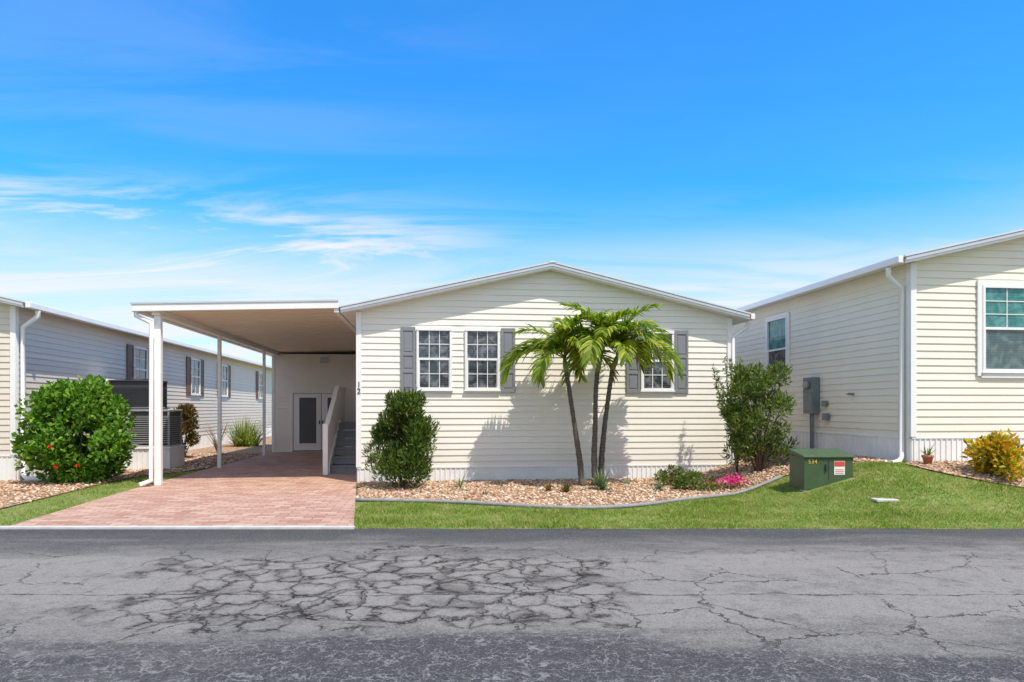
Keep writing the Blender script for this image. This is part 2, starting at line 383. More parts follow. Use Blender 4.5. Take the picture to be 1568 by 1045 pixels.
# beds
m,nt,b=newmat('river_rock_bed'); g=N(nt,'ShaderNodeTexCoord')
v=N(nt,'ShaderNodeTexVoronoi'); v.inputs['Scale'].default_value=26; nt.links.new(g.outputs['Object'],v.inputs['Vector'])
sc=N(nt,'ShaderNodeSeparateColor'); nt.links.new(v.outputs['Color'],sc.inputs[0])
r=ramp(nt,[(0,(.18,.09,.045)),(.4,(.36,.21,.12)),(.8,(.48,.32,.20)),(1,(.60,.46,.33))]); nt.links.new(sc.outputs[0],r.inputs[0])
nt.links.new(r.outputs[0],b.inputs['Base Color']); b.inputs['Roughness'].default_value=.8
bump(nt,b,math_(nt,'SUBTRACT',1.0,v.outputs['Distance']),.8,.03)
M_BED=m
fc=smooth_line([(-2.5,10.96),(-.86,10.75),(.3,10.2),(1.1,10.05),(1.9,10.3),(2.85,11.1),(4.17,11.9),(4.78,12.15)])
back=[W2(u,-.05) for u in (0,2,4,6,7.72)]
_,bedF=loft('rock_bed',fc,back,60,24,.02,M_BED)
gl=[(4.8,12.15),W2(7.74,-.05),W2(7.86,0.3),W2(7.86,15)]; gr=[(6.45,11.5),W2(9.5,-2.4),W2(9.52,0),W2(9.52,15)]
_,bedG=loft('rock_bed',gl,gr,50,12,.02,M_BED)
_,bedR=loft('rock_bed',smooth_line([(6.5,11.3),(6.57,10.85),(7.03,10.4),(7.6,10.05),(8.5,9.8),(13,9.9)]),[(6.75,11.58),(7.2,11.64),(8,11.73),(9,11.85),(13,12.3)],40,16,.024,M_BED)
ll=smooth_line([(-7.5,9.8),(-7.75,11.5),(-8.05,13.5),(-8.15,15.0),(-7.5,16.2),(-7.55,18),(-8.3,24),(-9.6,36)]); lw=[(-12.5,9.6),(-11,12),(-10.15,14.2),(-10.5,17),(-11.3,24),(-12.8,36)]
_,bedL=loft('rock_bed',ll,lw,70,16,.02,M_BED)
def inpoly(px,py,poly):
    c=np.zeros(len(px),bool); n=len(poly); j=n-1
    for i in range(n):
        xi,yi=poly[i]; xj,yj=poly[j]
        if yi!=yj: c^=((yi>py)!=(yj>py))&(px<(xj-xi)*(py-yi)/(yj-yi)+xi)
        j=i
    return c
m,nt,b=newmat('river_rock'); g=N(nt,'ShaderNodeNewGeometry')
r=ramp(nt,[(0,(.20,.09,.045)),(.25,(.38,.22,.125)),(.6,(.52,.345,.215)),(.85,(.61,.455,.32)),(1,(.76,.68,.57))]); nt.links.new(g.outputs['Random Per Island'],r.inputs[0])
n=noise(nt,g.outputs['Position'],2.5,4,.6); cc_=mixc(nt,sstep(nt,n.outputs['Fac'],.48,.68,0,.45),r.outputs[0],(.22,.12,.07))
nt.links.new(cc_,b.inputs['Base Color']); b.inputs['Roughness'].default_value=.75; M_PEB=m
bm=bmesh.new(); bmesh.ops.create_icosphere(bm,subdivisions=1,radius=1); IV=np.array([v.co[:] for v in bm.verts]); IF=np.array([[v.index for v in f.verts] for f in bm.faces]); bm.free()
def pebbles(name,poly,n,r0,r1,ymax=99):
    lo=poly.min(0);hi=poly.max(0); hi[1]=min(hi[1],ymax)
    px=rng.uniform(lo[0],hi[0],n*4);py=rng.uniform(lo[1],hi[1],n*4); k=inpoly(px,py,poly); px=px[k][:n];py=py[k][:n]; n=len(px)
    R=rng.uniform(r0,r1,n); th=rng.uniform(0,6.28,n)
    s=np.stack([R,R*rng.uniform(.6,1,n),R*rng.uniform(.4,.7,n)],1)
    P=IV[None]*s[:,None,:]*(1+rng.uniform(-.15,.15,(n,12,1)))
    c,s_=np.cos(th)[:,None],np.sin(th)[:,None]
    x=P[...,0]*c-P[...,1]*s_; y=P[...,0]*s_+P[...,1]*c
    z=P[...,2]+(terr(px,py)+.026+rng.uniform(-.008,.012,n))[:,None]
    V=np.stack([x+px[:,None],y+py[:,None],z],2).reshape(-1,3)
    F=(IF[None]+(np.arange(n)*12)[:,None,None]).reshape(-1,3)
    np_mesh(name,V,F,M_PEB,smooth=True)
pebbles('river_rocks',bedF,11500,.014,.038)
pebbles('river_rocks',bedG,4500,.016,.04,20)
pebbles('river_rocks',bedR,4000,.013,.032)
pebbles('river_rocks',bedL,7000,.018,.045,22)
def edging(pts,name):
    e=empty(name); q=resample(pts,60); z=terr(q[:,0],q[:,1])
    tube('edging_strip',[(a[0],a[1],zz+.03) for a,zz in zip(q,z)],[.032]*60,M_EDGE,e,6)
edging(fc-np.array([0,.03]),'garden_edging')
def blades(n,x0,x1,y0,y1,excl):
    px=rng.uniform(x0,x1,n);py=y0+(y1-y0)*rng.uniform(0,1,n)
    k=np.ones(n,bool)
    for p in excl: k&=~inpoly(px,py,p)
    return px[k],py[k]
pr=[blades(190000,-2.3,12,8.42,12.3,[bedF,bedG,bedR,poly_dr,np.array([(4.62,10.83),(5.46,10.83),(5.46,11.4),(4.62,11.4)])]),blades(40000,-12,-6.2,8.38,16.2,[bedL,poly_dr,np.array([(-14,12),(-10,13),(-10,17),(-14,17)])])]
px=np.concatenate([a[0] for a in pr]);py=np.concatenate([a[1] for a in pr])
k=~((py>11.9)&(px>6.7)); px=px[k];py=py[k]; n=len(px)
edge=8.46+.05*np.sin(px*5)+.03*np.sin(px*13)+rng.uniform(-.05,.04,n); k=py>edge; px=px[k];py=py[k]; n=len(px)
hh=rng.uniform(.018,.048,n)*(1+.45*np.sin(px*1.7+py*2.3)*np.sin(py*3.1-px)); th=rng.uniform(0,6.28,n); w=rng.uniform(.004,.008,n)
zb=terr(px,py)-.004; lx=rng.normal(0,.022,n);ly=rng.normal(0,.022,n)
V=np.stack([np.stack([px-w*np.cos(th),py-w*np.sin(th),zb],1),np.stack([px+w*np.cos(th),py+w*np.sin(th),zb],1),np.stack([px+lx,py+ly,zb+hh],1)],1).reshape(-1,3)
np_mesh('lawn_grass',V,np.arange(3*n).reshape(-1,3),L_LAWN)

# ---------------- main house ----------------
Wd=7.784
h,fr,rt,lf=house('manufactured_house',(OX,OY),0,Wd,18,.29,3.43,4.33,M_SID)
for a,b_ in ((1.165,1.874),(2.139,2.846),(5.815,6.525)): fr.window(a,b_,1.87,3.11)
for a,b_ in ((.852,1.140),(2.875,3.163),(5.50,5.79),(6.55,6.84)): fr.shutter(a,b_,1.81,3.13,M_SHUT)
fr.boxes('window_header',[(1.165,1.874,.06,.07,3.06,3.12),(2.139,2.846,.06,.07,3.06,3.12),(5.815,6.525,.06,.07,3.06,3.12)],M_WHITE)
pipe('downspout',[(Wd+.36,-.05,3.34),(Wd+.36,-.05,3.22),(Wd+.05,-.05,3.02),(Wd+.05,-.05,.1),(Wd+.1,-.35,.06)],.04,M_WHITE,h)
def digit(ch,u,z,parent):
    c=bpy.data.curves.new('house_number','FONT'); c.body=ch; c.size=.15; c.extrude=.006; c.materials.append(M_BLACK)
    o=bpy.data.objects.new('house_number',c); o.location=(u,-.047,z); o.rotation_euler=(math.pi/2,0,0); link(o,parent)
digit('1',-.01,1.92,h); digit('2',-.01,1.79,h)

# carport
cp=empty('carport',(OX,OY,0),A)
def zc(u): return 3.32+(u+4.15)*.0325
def slab(name,u0,u1,v0,v1,d0,d1,mat,parent,bevel=0):
    V=[];
    for d in (d0,d1):
        V+=[(u0,v0,zc(u0)+d),(u1,v0,zc(u1)+d),(u1,v1,zc(u1)+d),(u0,v1,zc(u0)+d)]
    return mesh_obj(name,V,BF,mat,parent,recalc=True,bevel=bevel)
CE=13.2
slab('roof_panel',-4.05,-.34,-.22,CE,.05,.12,M_CEIL,cp)
slab('roof_top',-4.05,-.34,-.22,CE,.123,.15,M_ROOF,cp)
slab('front_fascia',-4.15,-.335,-.30,-.222,0,.16,M_WHITE,cp,.006)
slab('fascia_cap',-4.17,-.335,-.315,-.302,.135,.165,M_DRIP,cp)
slab('side_gutter',-4.17,-4.052,-.221,CE,.0,.15,M_WHITE,cp,.01)
slab('side_beam',-3.82,-3.68,-.2,CE,-.06,.048,M_WHITE,cp)
for i in range(1,30):
    v=-.22+i*.42
    slab('ceiling_seam_%02d'%i,-3.67,-.36,v-.008,v+.008,.042,.0495,M_CEIL,cp)
cw=Wall(cp,(0,0,0),(1,0,0),(0,1,0))
cw.boxes('front_post',[(-3.80,-3.68,-.15,-.04,0.014,zc(-3.75)-.06)],M_WHITE,.006)
cw.boxes('rear_posts',[(-3.79,-3.71,v-.04,v+.04,.014,zc(-3.75)-.06) for v in (3.75,8.3)],M_WHITE,.004)
pipe('carport_downspout',[(-4.10,-.2,3.33),(-4.10,-.2,3.25),(-3.83,-.20,3.12),(-3.83,-.20,.12),(-3.98,-.36,.05)],.048,M_WHITE,cp)

# shed
sh=empty('storage_shed',(OX,OY,0),A)
sw=Wall(sh,(-3.86,9.95,0),(1,0,0),(0,-1,0)); n=27; lv=[.0+3.33/n*i for i in range(n+1)]
sw.boxes('wall_core',[(0,3.85,-3.2,0,0,3.33)],M_SID)
sw.siding('front_siding',lambda q:(0,3.85),lv,M_SID)
Wall(sh,(-3.86,9.95,0),(0,1,0),(-1,0,0)).siding('left_siding',lambda q:(0,3.2),lv,M_SID)
sw.boxes('corner_trim',[(-.02,.07,.002,.03,0,3.32)],M_WHITE)
sw.boxes('door_gap',[(.676,2.544,.016,.022,.03,2.004)],M_DARK)
for k0,a in enumerate((.69,1.62)):
    sw.boxes('door_leaf_%d'%(k0+1),[(a,a+.91,.0225,.05,.06,1.99)],M_DOOR,.004)
    sw.boxes('door_screen_%d'%(k0+1),[(a+.2,a+.76,.05,.056,.3,1.85)],M_SCREEN)
    sw.boxes('screen_frame_%d'%(k0+1),[(a+.16,a+.2,.05,.068,.26,1.89),(a+.76,a+.80,.05,.068,.26,1.89),(a+.2,a+.76,.05,.068,.26,.3),(a+.2,a+.76,.05,.068,1.85,1.89)],M_WHITE)
sw.boxes('door_casing',[(.60,.675,.016,.075,.03,2.09),(2.545,2.62,.016,.075,.03,2.09),(.675,2.545,.016,.075,2.005,2.09)],M_WHITE)
sw.boxes('door_handle',[(1.54,1.57,.05,.10,.95,1.08),(1.65,1.68,.05,.10,.95,1.08)],M_BLACK)
sw.boxes('wall_vent',[(1.55,1.90,.016,.05,3.0,3.26)],M_WHITE); sw.boxes('vent_louvers',[(1.58,1.87,.05,.06,3.03+.045*i,3.05+.045*i) for i in range(5)],M_AC)

# steps
st=empty('porch_steps',(OX,OY,0),A); s0=Wall(st,(0,0,0),(1,0,0),(0,1,0))
ns=6
for i in range(ns):
    v=1.9+i*.28; z=.19*(i+1)
    s0.boxes('riser_%d'%i,[(-.80,-.03,v+.02,v+.04,.014+(z-.19),z-.035)],M_STEP)
    s0.boxes('tread_%d'%i,[(-.80,-.03,v-.01,v+.30,z-.034,z)],M_STEP,.004)
s0.boxes('landing',[(-.80,-.03,1.9+ns*.28+.02,5.0,1.09,1.14)],M_STEP)
def para(name,u0,u1,pts,mat):
    V=[(u0,v,z) for v,z in pts]+[(u1,v,z) for v,z in pts]; k=len(pts)
    F=[tuple(range(k)),tuple(range(2*k-1,k-1,-1))]+[(i,k+i,k+(i+1)%k,(i+1)%k) for i in range(k)]
    mesh_obj(name,V,F,mat,st,recalc=True)
para('side_panel',-.90,-.86,[(1.80,.02),(3.6,.02),(5.0,.02),(5.0,2.0),(3.6,2.0),(1.80,1.0)],M_DOOR)
para('stringer',-.855,-.81,[(1.85,.02),(2.2,.02),(3.7,1.08),(3.7,1.2),(1.85,.24)],M_WHITE)
para('hand_rail',-.93,-.83,[(1.76,1.003),(3.6,2.003),(5.0,2.003),(5.0,2.06),(3.58,2.06),(1.76,1.06)],M_WHITE)
s0.boxes('newel_post',[(-.94,-.83,1.68,1.795,.014,1.15)],M_WHITE,.006)
s0.boxes('landing_back_rail',[(-.85,-.03,4.96,5.0,1.15,2.05)],M_DOOR)

# ---------------- right neighbour ----------------
RX,RY,RZ=6.81,11.65,.53
h2,f2,r2,l2=house('neighbour_house',(RX,RY),RZ,7.784,18,.45,3.45,4.35,M_SIDR)
f2.window(1.30,2.25,1.60,3.09,M_TEAL,M_GLSCR,2,3,both=False)
f2.boxes('window_casing',[(1.21,1.297,.020,.05,1.52,3.18),(2.253,2.34,.020,.05,1.52,3.18),(1.297,2.253,.020,.05,3.093,3.18),(1.28,2.27,.020,.05,1.49,1.565)],M_WHITE)
l2.window(4.0,4.95,1.60,3.09,M_TEAL,M_GLASS,1,1,both=False)
l2.boxes('window_casing',[(3.93,3.997,.020,.05,1.54,3.16),(4.953,5.02,.020,.05,1.54,3.16),(3.997,4.953,.020,.05,3.093,3.16)],M_WHITE)
pipe('downspout',[(-.38,.05,3.36),(-.38,.05,3.22),(-.09,.12,3.04),(-.09,.12,.12),(-.16,.08,.06),(-1.25,-.25,-.15)],.045,M_WHITE,h2)
em=empty('electric_meter',(RX,RY,RZ),A); e0=Wall(em,(0,0,0),(0,1,0),(-1,0,0))
e0.boxes('meter_cabinet',[(2.72,3.10,.020,.18,.85,1.62)],M_METER,.012)
e0.boxes('cabinet_door',[(2.75,3.07,.18,.19,.9,1.3)],M_METER,.004)
pipe('conduit',[(-.1,2.85,.85),(-.1,2.85,-.1)],.035,M_METER,em); pipe('conduit_small',[(-.06,3.0,.85),(-.06,3.0,-.1)],.02,M_METER,em)
tube('meter_glass',[(-.19,2.91,1.45),(-.25,2.91,1.45),(-.27,2.91,1.45)],[.085,.08,.05],M_AC,em,20)
e0.boxes('junction_box',[(2.42,2.55,.020,.09,1.0,1.12)],M_METER,.006)
e0.boxes('hose_bib',[(1.55,1.6,.020,.12,1.22,1.26),(1.50,1.65,.10,.12,1.23,1.25)],M_METER)
e0.boxes('lower_box',[(2.35,2.52,.020,.10,.72,.86)],M_METER,.006)

# ---------------- left neighbour ----------------
WL=7.784; lx0,ly0=-10.12-CA*WL,13.9-SA*WL
h3,f3,r3,l3=house('neighbour_house',(lx0,ly0),0,WL,26,.52,3.58,4.48,M_SIDL)
for a,b_ in ((5.5,6.45),(10.15,11.1),(13.6,14.5),(19.6,20.5)):
    r3.window(a,b_,1.98,3.25,M_GLASS,M_GLASS,2,2)
    r3.shutter(a-.42,a-.02,1.93,3.28,M_BROWN); r3.shutter(b_+.02,b_+.42,1.93,3.28,M_BROWN)
pipe('downspout',[(WL+.38,.1,3.5),(WL+.38,.1,3.38),(WL+.1,.1,3.16),(WL+.1,.1,.15),(WL+.35,-.2,.07),(WL+1.0,-.1,.06)],.055,M_WHITE,h3)

# ---------------- AC units ----------------
def condenser(name,loc,w,d,hh,matf,rz=A):
    e=empty(name,loc,rz); q=Wall(e,(0,0,0),(1,0,0),(0,1,0))
    q.boxes('coil_core',[(.03,w-.03,.03,d-.03,.03,hh-.05)],M_DARK)
    q.boxes('corner_posts',[(a,a+.04,c,c+.04,0,hh-.04) for a in (0,w-.04) for c in (0,d-.04)],matf)
    k=int(hh/.055)
    q.boxes('front_louvers',[(.04,w-.04,-.0,.015,.05+i*.052,.067+i*.052) for i in range(k-2)],matf)
    q.boxes('side_louvers',[(w-.015,w,.04,d-.04,.05+i*.052,.067+i*.052) for i in range(k-2)],matf)
    q.boxes('top_lid',[(-.015,w+.015,-.015,d+.015,hh-.039,hh)],matf,.01); q.boxes('base_pan',[(-.01,w+.01,-.01,d+.01,-.04,-.001)],matf)
    t=[(w/2+.3*math.cos(i*math.pi/10),d/2+.3*math.sin(i*math.pi/10),hh+.03) for i in range(21)]
    pipe('fan_guard',t,.012,M_DARK,e); return e
pl=empty('condenser_platform',(-9.75,16.3,0),A); q=Wall(pl,(0,0,0),(1,0,0),(0,-1,0))
q.boxes('platform_core',[(0,1.5,-1.0,0,0,.52)],M_SKIRT); q.ribs('platform_skirt',0,1.5,0,.52,M_SKIRT,.12)
q.boxes('platform_top',[(-.03,1.53,-1.03,.05,.521,.56)],M_WHITE)
condenser('air_conditioner',(-9.2,16.4,.60),.92,.85,.86,M_AC)
e=condenser('air_conditioner',(-9.98,16.9,1.50),1.08,.8,.70,M_DARK); Wall(e,(0,0,0),(1,0,0),(0,-1,0)).boxes('white_housing',[(-.30,-.02,-.8,0,0,.72)],M_WHITE,.01)
Wall(e,(0,0,0),(1,0,0),(0,1,0)).boxes('stand_legs',[(a,a+.05,c,c+.05,-1.5,-.045) for a in (-.25,.98) for c in (.05,.7)],M_WHITE)

# ---------------- transformer ----------------
tz=float(terr(5.03,11.1))
tr=empty('pad_transformer',(4.66,10.9,tz+.03),0.03); q=Wall(tr,(0,0,0),(1,0,0),(0,1,0)); tr.scale=(.86,.86,.95)
q.boxes('pad',[(.01,.92,.01,.62,-.3,-.142)],M_CONC,.01)
q.boxes('cabinet',[(0,.93,0,.62,-.14,.42)],M_GREENBOX,.012)
V=[(-.02,-.03,.40),(.95,-.03,.40),(.95,.64,.44),(-.02,.64,.44),(-.02,-.03,.44),(.95,-.03,.44),(.95,.64,.53),(-.02,.64,.53)]
mesh_obj('lid',V,BF,M_GREENBOX,tr,recalc=True,bevel=.015)
q.boxes('door_seam',[(.46,.475,-.006,-.001,.05,.39)],M_DARK); q.boxes('latch',[(.40,.44,-.03,-.001,.2,.3)],M_DARK)
q.boxes('warning_label',[(.57,.77,-.006,-.001,.12,.35)],M_WHITE); q.boxes('warning_band',[(.575,.765,-.009,-.007,.26,.345)],M_RED)
q.boxes('label_lines',[(.59,.75,-.009,-.007,.14+.03*i,.15+.03*i) for i in range(3)],M_RED)
for i,ch in enumerate('534'):
    c=bpy.data.curves.new('unit_number','FONT'); c.body=ch; c.size=.1; c.extrude=.002; c.materials.append(M_YEL)
    o=bpy.data.objects.new('unit_number',c); o.location=(.08+i*.06,-.004,.31); o.rotation_euler=(math.pi/2,0,0); link(o,tr)
uc=empty('utility_cover',(5.4,9.9,float(terr(5.4,9.9)))); Wall(uc,(0,0,0),(1,0,0),(0,1,0)).boxes('cover',[(-.16,.16,-.1,.1,-.02,.02)],M_CONC,.01)
pz=float(terr(6.85,11.2)); pt=empty('potted_plant',(6.85,11.25,pz+.02))
tube('pot',[(0,0,0),(0,0,.11),(0,0,.112),(0,0,.15)],[.055,.078,.09,.092],M_TERRA,pt,18)

# ---------------- vegetation ----------------
def leafmesh(name,C,D,L,Wl,mat,parent):
    n=len(C); D=D/np.linalg.norm(D,axis=1,keepdims=True)
    R=rng.normal(size=(n,3)); Sd=np.cross(D,R); Sd/=np.linalg.norm(Sd,axis=1,keepdims=True)
    Nn=np.cross(D,Sd)
    L=np.asarray(L)[:,None];Wl=np.asarray(Wl)[:,None]
    V=np.stack([C,C+D*L*.5+Sd*Wl*.5+Nn*Wl*.15,C+D*L-Nn*Wl*.1,C+D*L*.5-Sd*Wl*.5+Nn*Wl*.15],1).reshape(-1,3)
    np_mesh(name,V,np.arange(4*n).reshape(-1,4),mat,parent)
def shrub(name,loc,rx,ry,hh,n,L,w,mat,stems=7,up=.4,clumps=26,profile=None,spread=.16,flowers=None):
    z=float(terr(loc[0],loc[1])); e=empty(name,(loc[0],loc[1],z))
    cs=[];
    while len(cs)<clumps:
        t=random.uniform(.08,1); a=random.uniform(0,6.283); rr=math.sqrt(random.uniform(.1,1))
        pf=profile(t) if profile else math.sqrt(max(0,1-(2*t-1)**2*.85))
        cs.append((rx*rr*pf*.85*math.cos(a),ry*rr*pf*.85*math.sin(a),hh*(.04+t*.88)))
    cs=np.array(cs)
    for i in range(stems):
        c=cs[random.randrange(len(cs))]; 
        tube('stem_%d'%i,[(random.uniform(-.05,.05),random.uniform(-.05,.05),0),(c[0]*.4,c[1]*.4,c[2]*.5),(c[0],c[1],c[2])],[.022,.014,.005],M_BARK,e,6)
    idx=rng.integers(0,len(cs),n); off=rng.normal(size=(n,3)); off/=np.linalg.norm(off,axis=1,keepdims=True)
    rad=spread*min(rx,ry)*2*rng.uniform(.25,1,n)**.5*(1+rng.uniform(-.25,.5,len(cs)))[idx]
    C=cs[idx]+off*rad[:,None]; C[:,2]=np.maximum(C[:,2],.03)
    D=off*.7+np.array([0,0,up])+rng.normal(size=(n,3))*.45
    leafmesh('leaves',C,D,rng.uniform(.7,1.2,n)*L,rng.uniform(.8,1.2,n)*w,mat,e)
    if flowers:
        for k0 in range(flowers):
            a=random.uniform(3.4,6.0); t=random.uniform(.15,.85); pf=math.sqrt(max(0,1-(2*t-1)**2))
            c=np.array([rx*pf*math.cos(a),ry*pf*math.sin(a),hh*t]); m_=12
            D=rng.normal(size=(m_,3))*.5+np.array([0,-.6,.2]); leafmesh('flower_%d'%k0,np.repeat(c[None],m_,0),D,np.full(m_,.06),np.full(m_,.05),L_REDF,e)
    return e
shrub('podocarpus_shrub',(-2.0,12.6),.62,.60,1.78,12500,.11,.026,L_DARK,9,.9,60,lambda t: .62+.38*math.sin(min(1,t*1.1+.1)*math.pi) if t<.8 else .5,.16)
shrub('hibiscus_shrub',(-8.65,13.65),1.08,.95,2.0,14000,.11,.07,L_BRIGHT,9,.25,85,None,.125,5)
shrub('loose_shrub',(4.72,13.05),.74,.6,2.08,8000,.11,.028,L_WILD,14,.6,60,lambda t:.55+.5*math.sin(t*math.pi),.125)
shrub('croton_shrub',(-9.6,20),.38,.38,1.65,2500,.13,.045,L_CROT,5,.4,18)
shrub('yellow_croton_shrub',(7.55,10.55),.42,.38,.56,2600,.10,.045,L_YEL,5,.4,24)
shrub('flowering_groundcover',(3.3,12.3),.42,.3,.30,1500,.06,.025,L_WILD,3,.6,20)
shrub('flowering_groundcover',(3.0,12.9),.32,.25,.38,900,.06,.025,L_WILD,3,.6,14)
def flowerclump(loc,n,s):
    pe=empty('pink_flower_clump',(loc[0],loc[1],float(terr(*loc)))); C=rng.normal(size=(n,3))*np.array([.10,.07,.04])*s+np.array([0,0,.16*s]); leafmesh('petals',C,rng.normal(size=(n,3)),np.full(n,.045),np.full(n,.035),L_PINK,pe)
    C=rng.normal(size=(n,3))*np.array([.14,.1,.04])*s+np.array([0,0,.07]); leafmesh('leaves',C,rng.normal(size=(n,3)),np.full(n,.06),np.full(n,.025),L_WILD,pe)
flowerclump((3.95,12.2),260,1.1); flowerclump((3.62,12.45),110,.8); flowerclump((3.1,13.2),60,.9)
def twigs(name,loc,n,hh,spread,mat,leaf=None):
    z=float(terr(loc[0],loc[1])); e=empty(name,(loc[0],loc[1],z))
    for i in range(n):
        a=random.uniform(0,6.28); r_=random.uniform(.2,1)*spread; H=hh*random.uniform(.6,1)
        p=[(0,0,0),(r_*.3*math.cos(a),r_*.3*math.sin(a),H*.45),(r_*.75*math.cos(a+.2),r_*.75*math.sin(a+.2),H*.8),(r_*math.cos(a),r_*math.sin(a),H)]
        tube('branch_%d'%i,p,[.012,.009,.006,.003],mat,e,5)
        if leaf:
            pp=np.array(p); t=rng.uniform(1,3,90); C=np.stack([np.interp(t,range(4),pp[:,k]) for k in range(3)],1)
            leafmesh('sprig_%d'%i,C,rng.normal(size=(90,3))+np.array([0,0,.5]),np.full(90,.09),np.full(90,.024),leaf,e)
twigs('bare_bush',(-9.7,22.5),22,1.1,.5,L_DRY)
twigs('tall_weedy_shrub',(4.45,13.5),11,2.45,.6,M_BARK,L_WILD)
def tuft(name,loc,n,L,w,mat,upb=.8,z=None,spread=.03):
    if z is None: z=float(terr(loc[0],loc[1]))+.02
    e=empty(name,(loc[0],loc[1],z)); V=[];F=[]
    for i in range(n):
        a=random.uniform(0,6.283); el=random.uniform(upb*.5,1.45); l=L*random.uniform(.6,1); ww=w
        p=Vector((random.uniform(-spread,spread),random.uniform(-spread,spread),0)); s=Vector((-math.sin(a),math.cos(a),0)); k=len(V)
        for j,q in enumerate((0,.35,.7)):
            wj=ww*(1,1,.6)[j]; V+=[tuple(p-s*wj/2),tuple(p+s*wj/2)]
            ee=el-j*.35*(1.6-el)
            p=p+Vector((math.cos(a)*math.cos(ee),math.sin(a)*math.cos(ee),math.sin(ee)))*l*.35
        V.append(tuple(p)); F+=[(k,k+1,k+3,k+2),(k+2,k+3,k+5,k+4),(k+4,k+5,k+6)]
    mesh_obj('blades',V,F,mat,e)
    return e
tuft('agave_plant',(1.6,12.3),60,.48,.04,L_AGAVE,.6); tuft('agave_plant',(2.6,12.2),26,.28,.025,L_AGAVE,.6); tuft('agave_plant',(-.95,12.6),18,.38,.024,L_AGAVE)
tuft('bromeliad',(.95,11.9),34,.26,.035,L_CROT,.6); tuft('agave_plant',(-.45,11.6),14,.16,.02,L_AGAVE); tuft('bromeliad',(.65,12.1),22,.22,.03,L_CROT,.6)
tuft('agave_plant',(2.2,13.1),18,.25,.02,L_AGAVE)
tuft('ornamental_grass',(-10.3,26.5),420,1.35,.03,L_GRASSY,.9,0,.35)
tuft('small_succulent',(5.9,11.9),12,.2,.02,L_AGAVE)
pl_=tuft('pot_leaves',(0,0),16,.30,.02,L_WILD,.9,.14); pl_.parent=pt

# palm
m,nt,b=newmat('palm_trunk'); g=N(nt,'ShaderNodeTexCoord'); sp=N(nt,'ShaderNodeSeparateXYZ'); nt.links.new(g.outputs['Object'],sp.inputs[0])
n=noise(nt,g.outputs['Object'],9,5,.6); zz=math_(nt,'ADD',math_(nt,'MULTIPLY',sp.outputs[2],16),math_(nt,'MULTIPLY',n.outputs['Fac'],.8)); f=math_(nt,'FRACT',zz)
rr=sstep(nt,f,.75,.95); c=mixc(nt,rr,(.12,.10,.08),(.045,.036,.03)); c=mixc(nt,sstep(nt,n.outputs['Fac'],.5,.7,0,.6),c,(.20,.17,.14))
nt.links.new(c,b.inputs['Base Color']); b.inputs['Roughness'].default_value=.85; bump(nt,b,math_(nt,'SUBTRACT',n.outputs['Fac'],rr),.6,.02); M_TRUNK=m
M_SHAFT=plain('palm_crownshaft',(.16,.24,.06),.4,.2,6)
pm=empty('palm_tree',(1.55,12.9,0.02))
fV=[];fF=[]
def frond(c,az,e0,L,droop,npairs=38):
    p=Vector(c); ns_=14; dl_=L/ns_; pts=[];tan=[]
    for i in range(ns_+1):
        el=e0-droop*(i/ns_)**1.25
        t=Vector((math.cos(az)*math.cos(el),math.sin(az)*math.cos(el),math.sin(el))); pts.append(p.copy()); tan.append(t); p=p+t*dl_
    for i in range(ns_):
        s=Vector((-math.sin(az),math.cos(az),0)); w=.014*(1-i/ns_)+.004; k=len(fV)
        nn=s.cross(tan[i])
        for q,tt in ((pts[i],w),(pts[i+1],w*.9)):
            fV.extend([tuple(q+s*tt),tuple(q-s*tt),tuple(q+nn*tt)])
        fF.extend([(k,k+1,k+4,k+3),(k+1,k+2,k+5,k+4),(k+2,k,k+3,k+5)])
    s=Vector((-math.sin(az),math.cos(az),0))
    for j in range(npairs):
        t=.12+.88*j/(npairs-1); x=t*ns_; i=min(int(x),ns_-1); fr_=x-i
        q=pts[i].lerp(pts[i+1],fr_); tg=tan[i]; nn=tg.cross(s)
        if nn.z<0: nn=-nn
        ll=.47*(math.sin(math.pi*(.2+.70*t))**.6)*L/1.4*random.uniform(.8,1.12)
        for sg in (1,-1):
            d=(s*sg*.7+tg*(.6+.5*t)+nn*random.uniform(.0,.6)).normalized(); wd=.038*random.uniform(.8,1.15)
            pp=q.copy(); k=len(fV); wv=(tg-d*tg.dot(d)).normalized()
            for a,ww in ((0,.5),(.33,1),(.7,.75)):
                fV.extend([tuple(pp-wv*wd*ww/2),tuple(pp+wv*wd*ww/2)])
                pp=pp+d*ll*.34; d=(d+Vector((0,0,-.48))*random.uniform(.5,1.3)).normalized()
            fV.append(tuple(pp)); fF.extend([(k,k+1,k+3,k+2),(k+2,k+3,k+5,k+4),(k+4,k+5,k+6)])
trs=[([(-.22,0,0),(-.27,0,.5),(-.36,0,1.1),(-.45,.0,1.7),(-.52,0,2.15)],(-.56,0,2.42)),
     ([(0.02,-.02,0),(.0,-.02,.6),(0.02,-.03,1.2),(.03,-.02,1.8),(.06,-.02,2.15)],(.14,-.02,2.6)),
     ([(.13,.08,0),(.16,.09,.6),(.22,.1,1.2),(.30,.1,1.8),(.36,.1,2.2)],(.47,.1,2.5))]
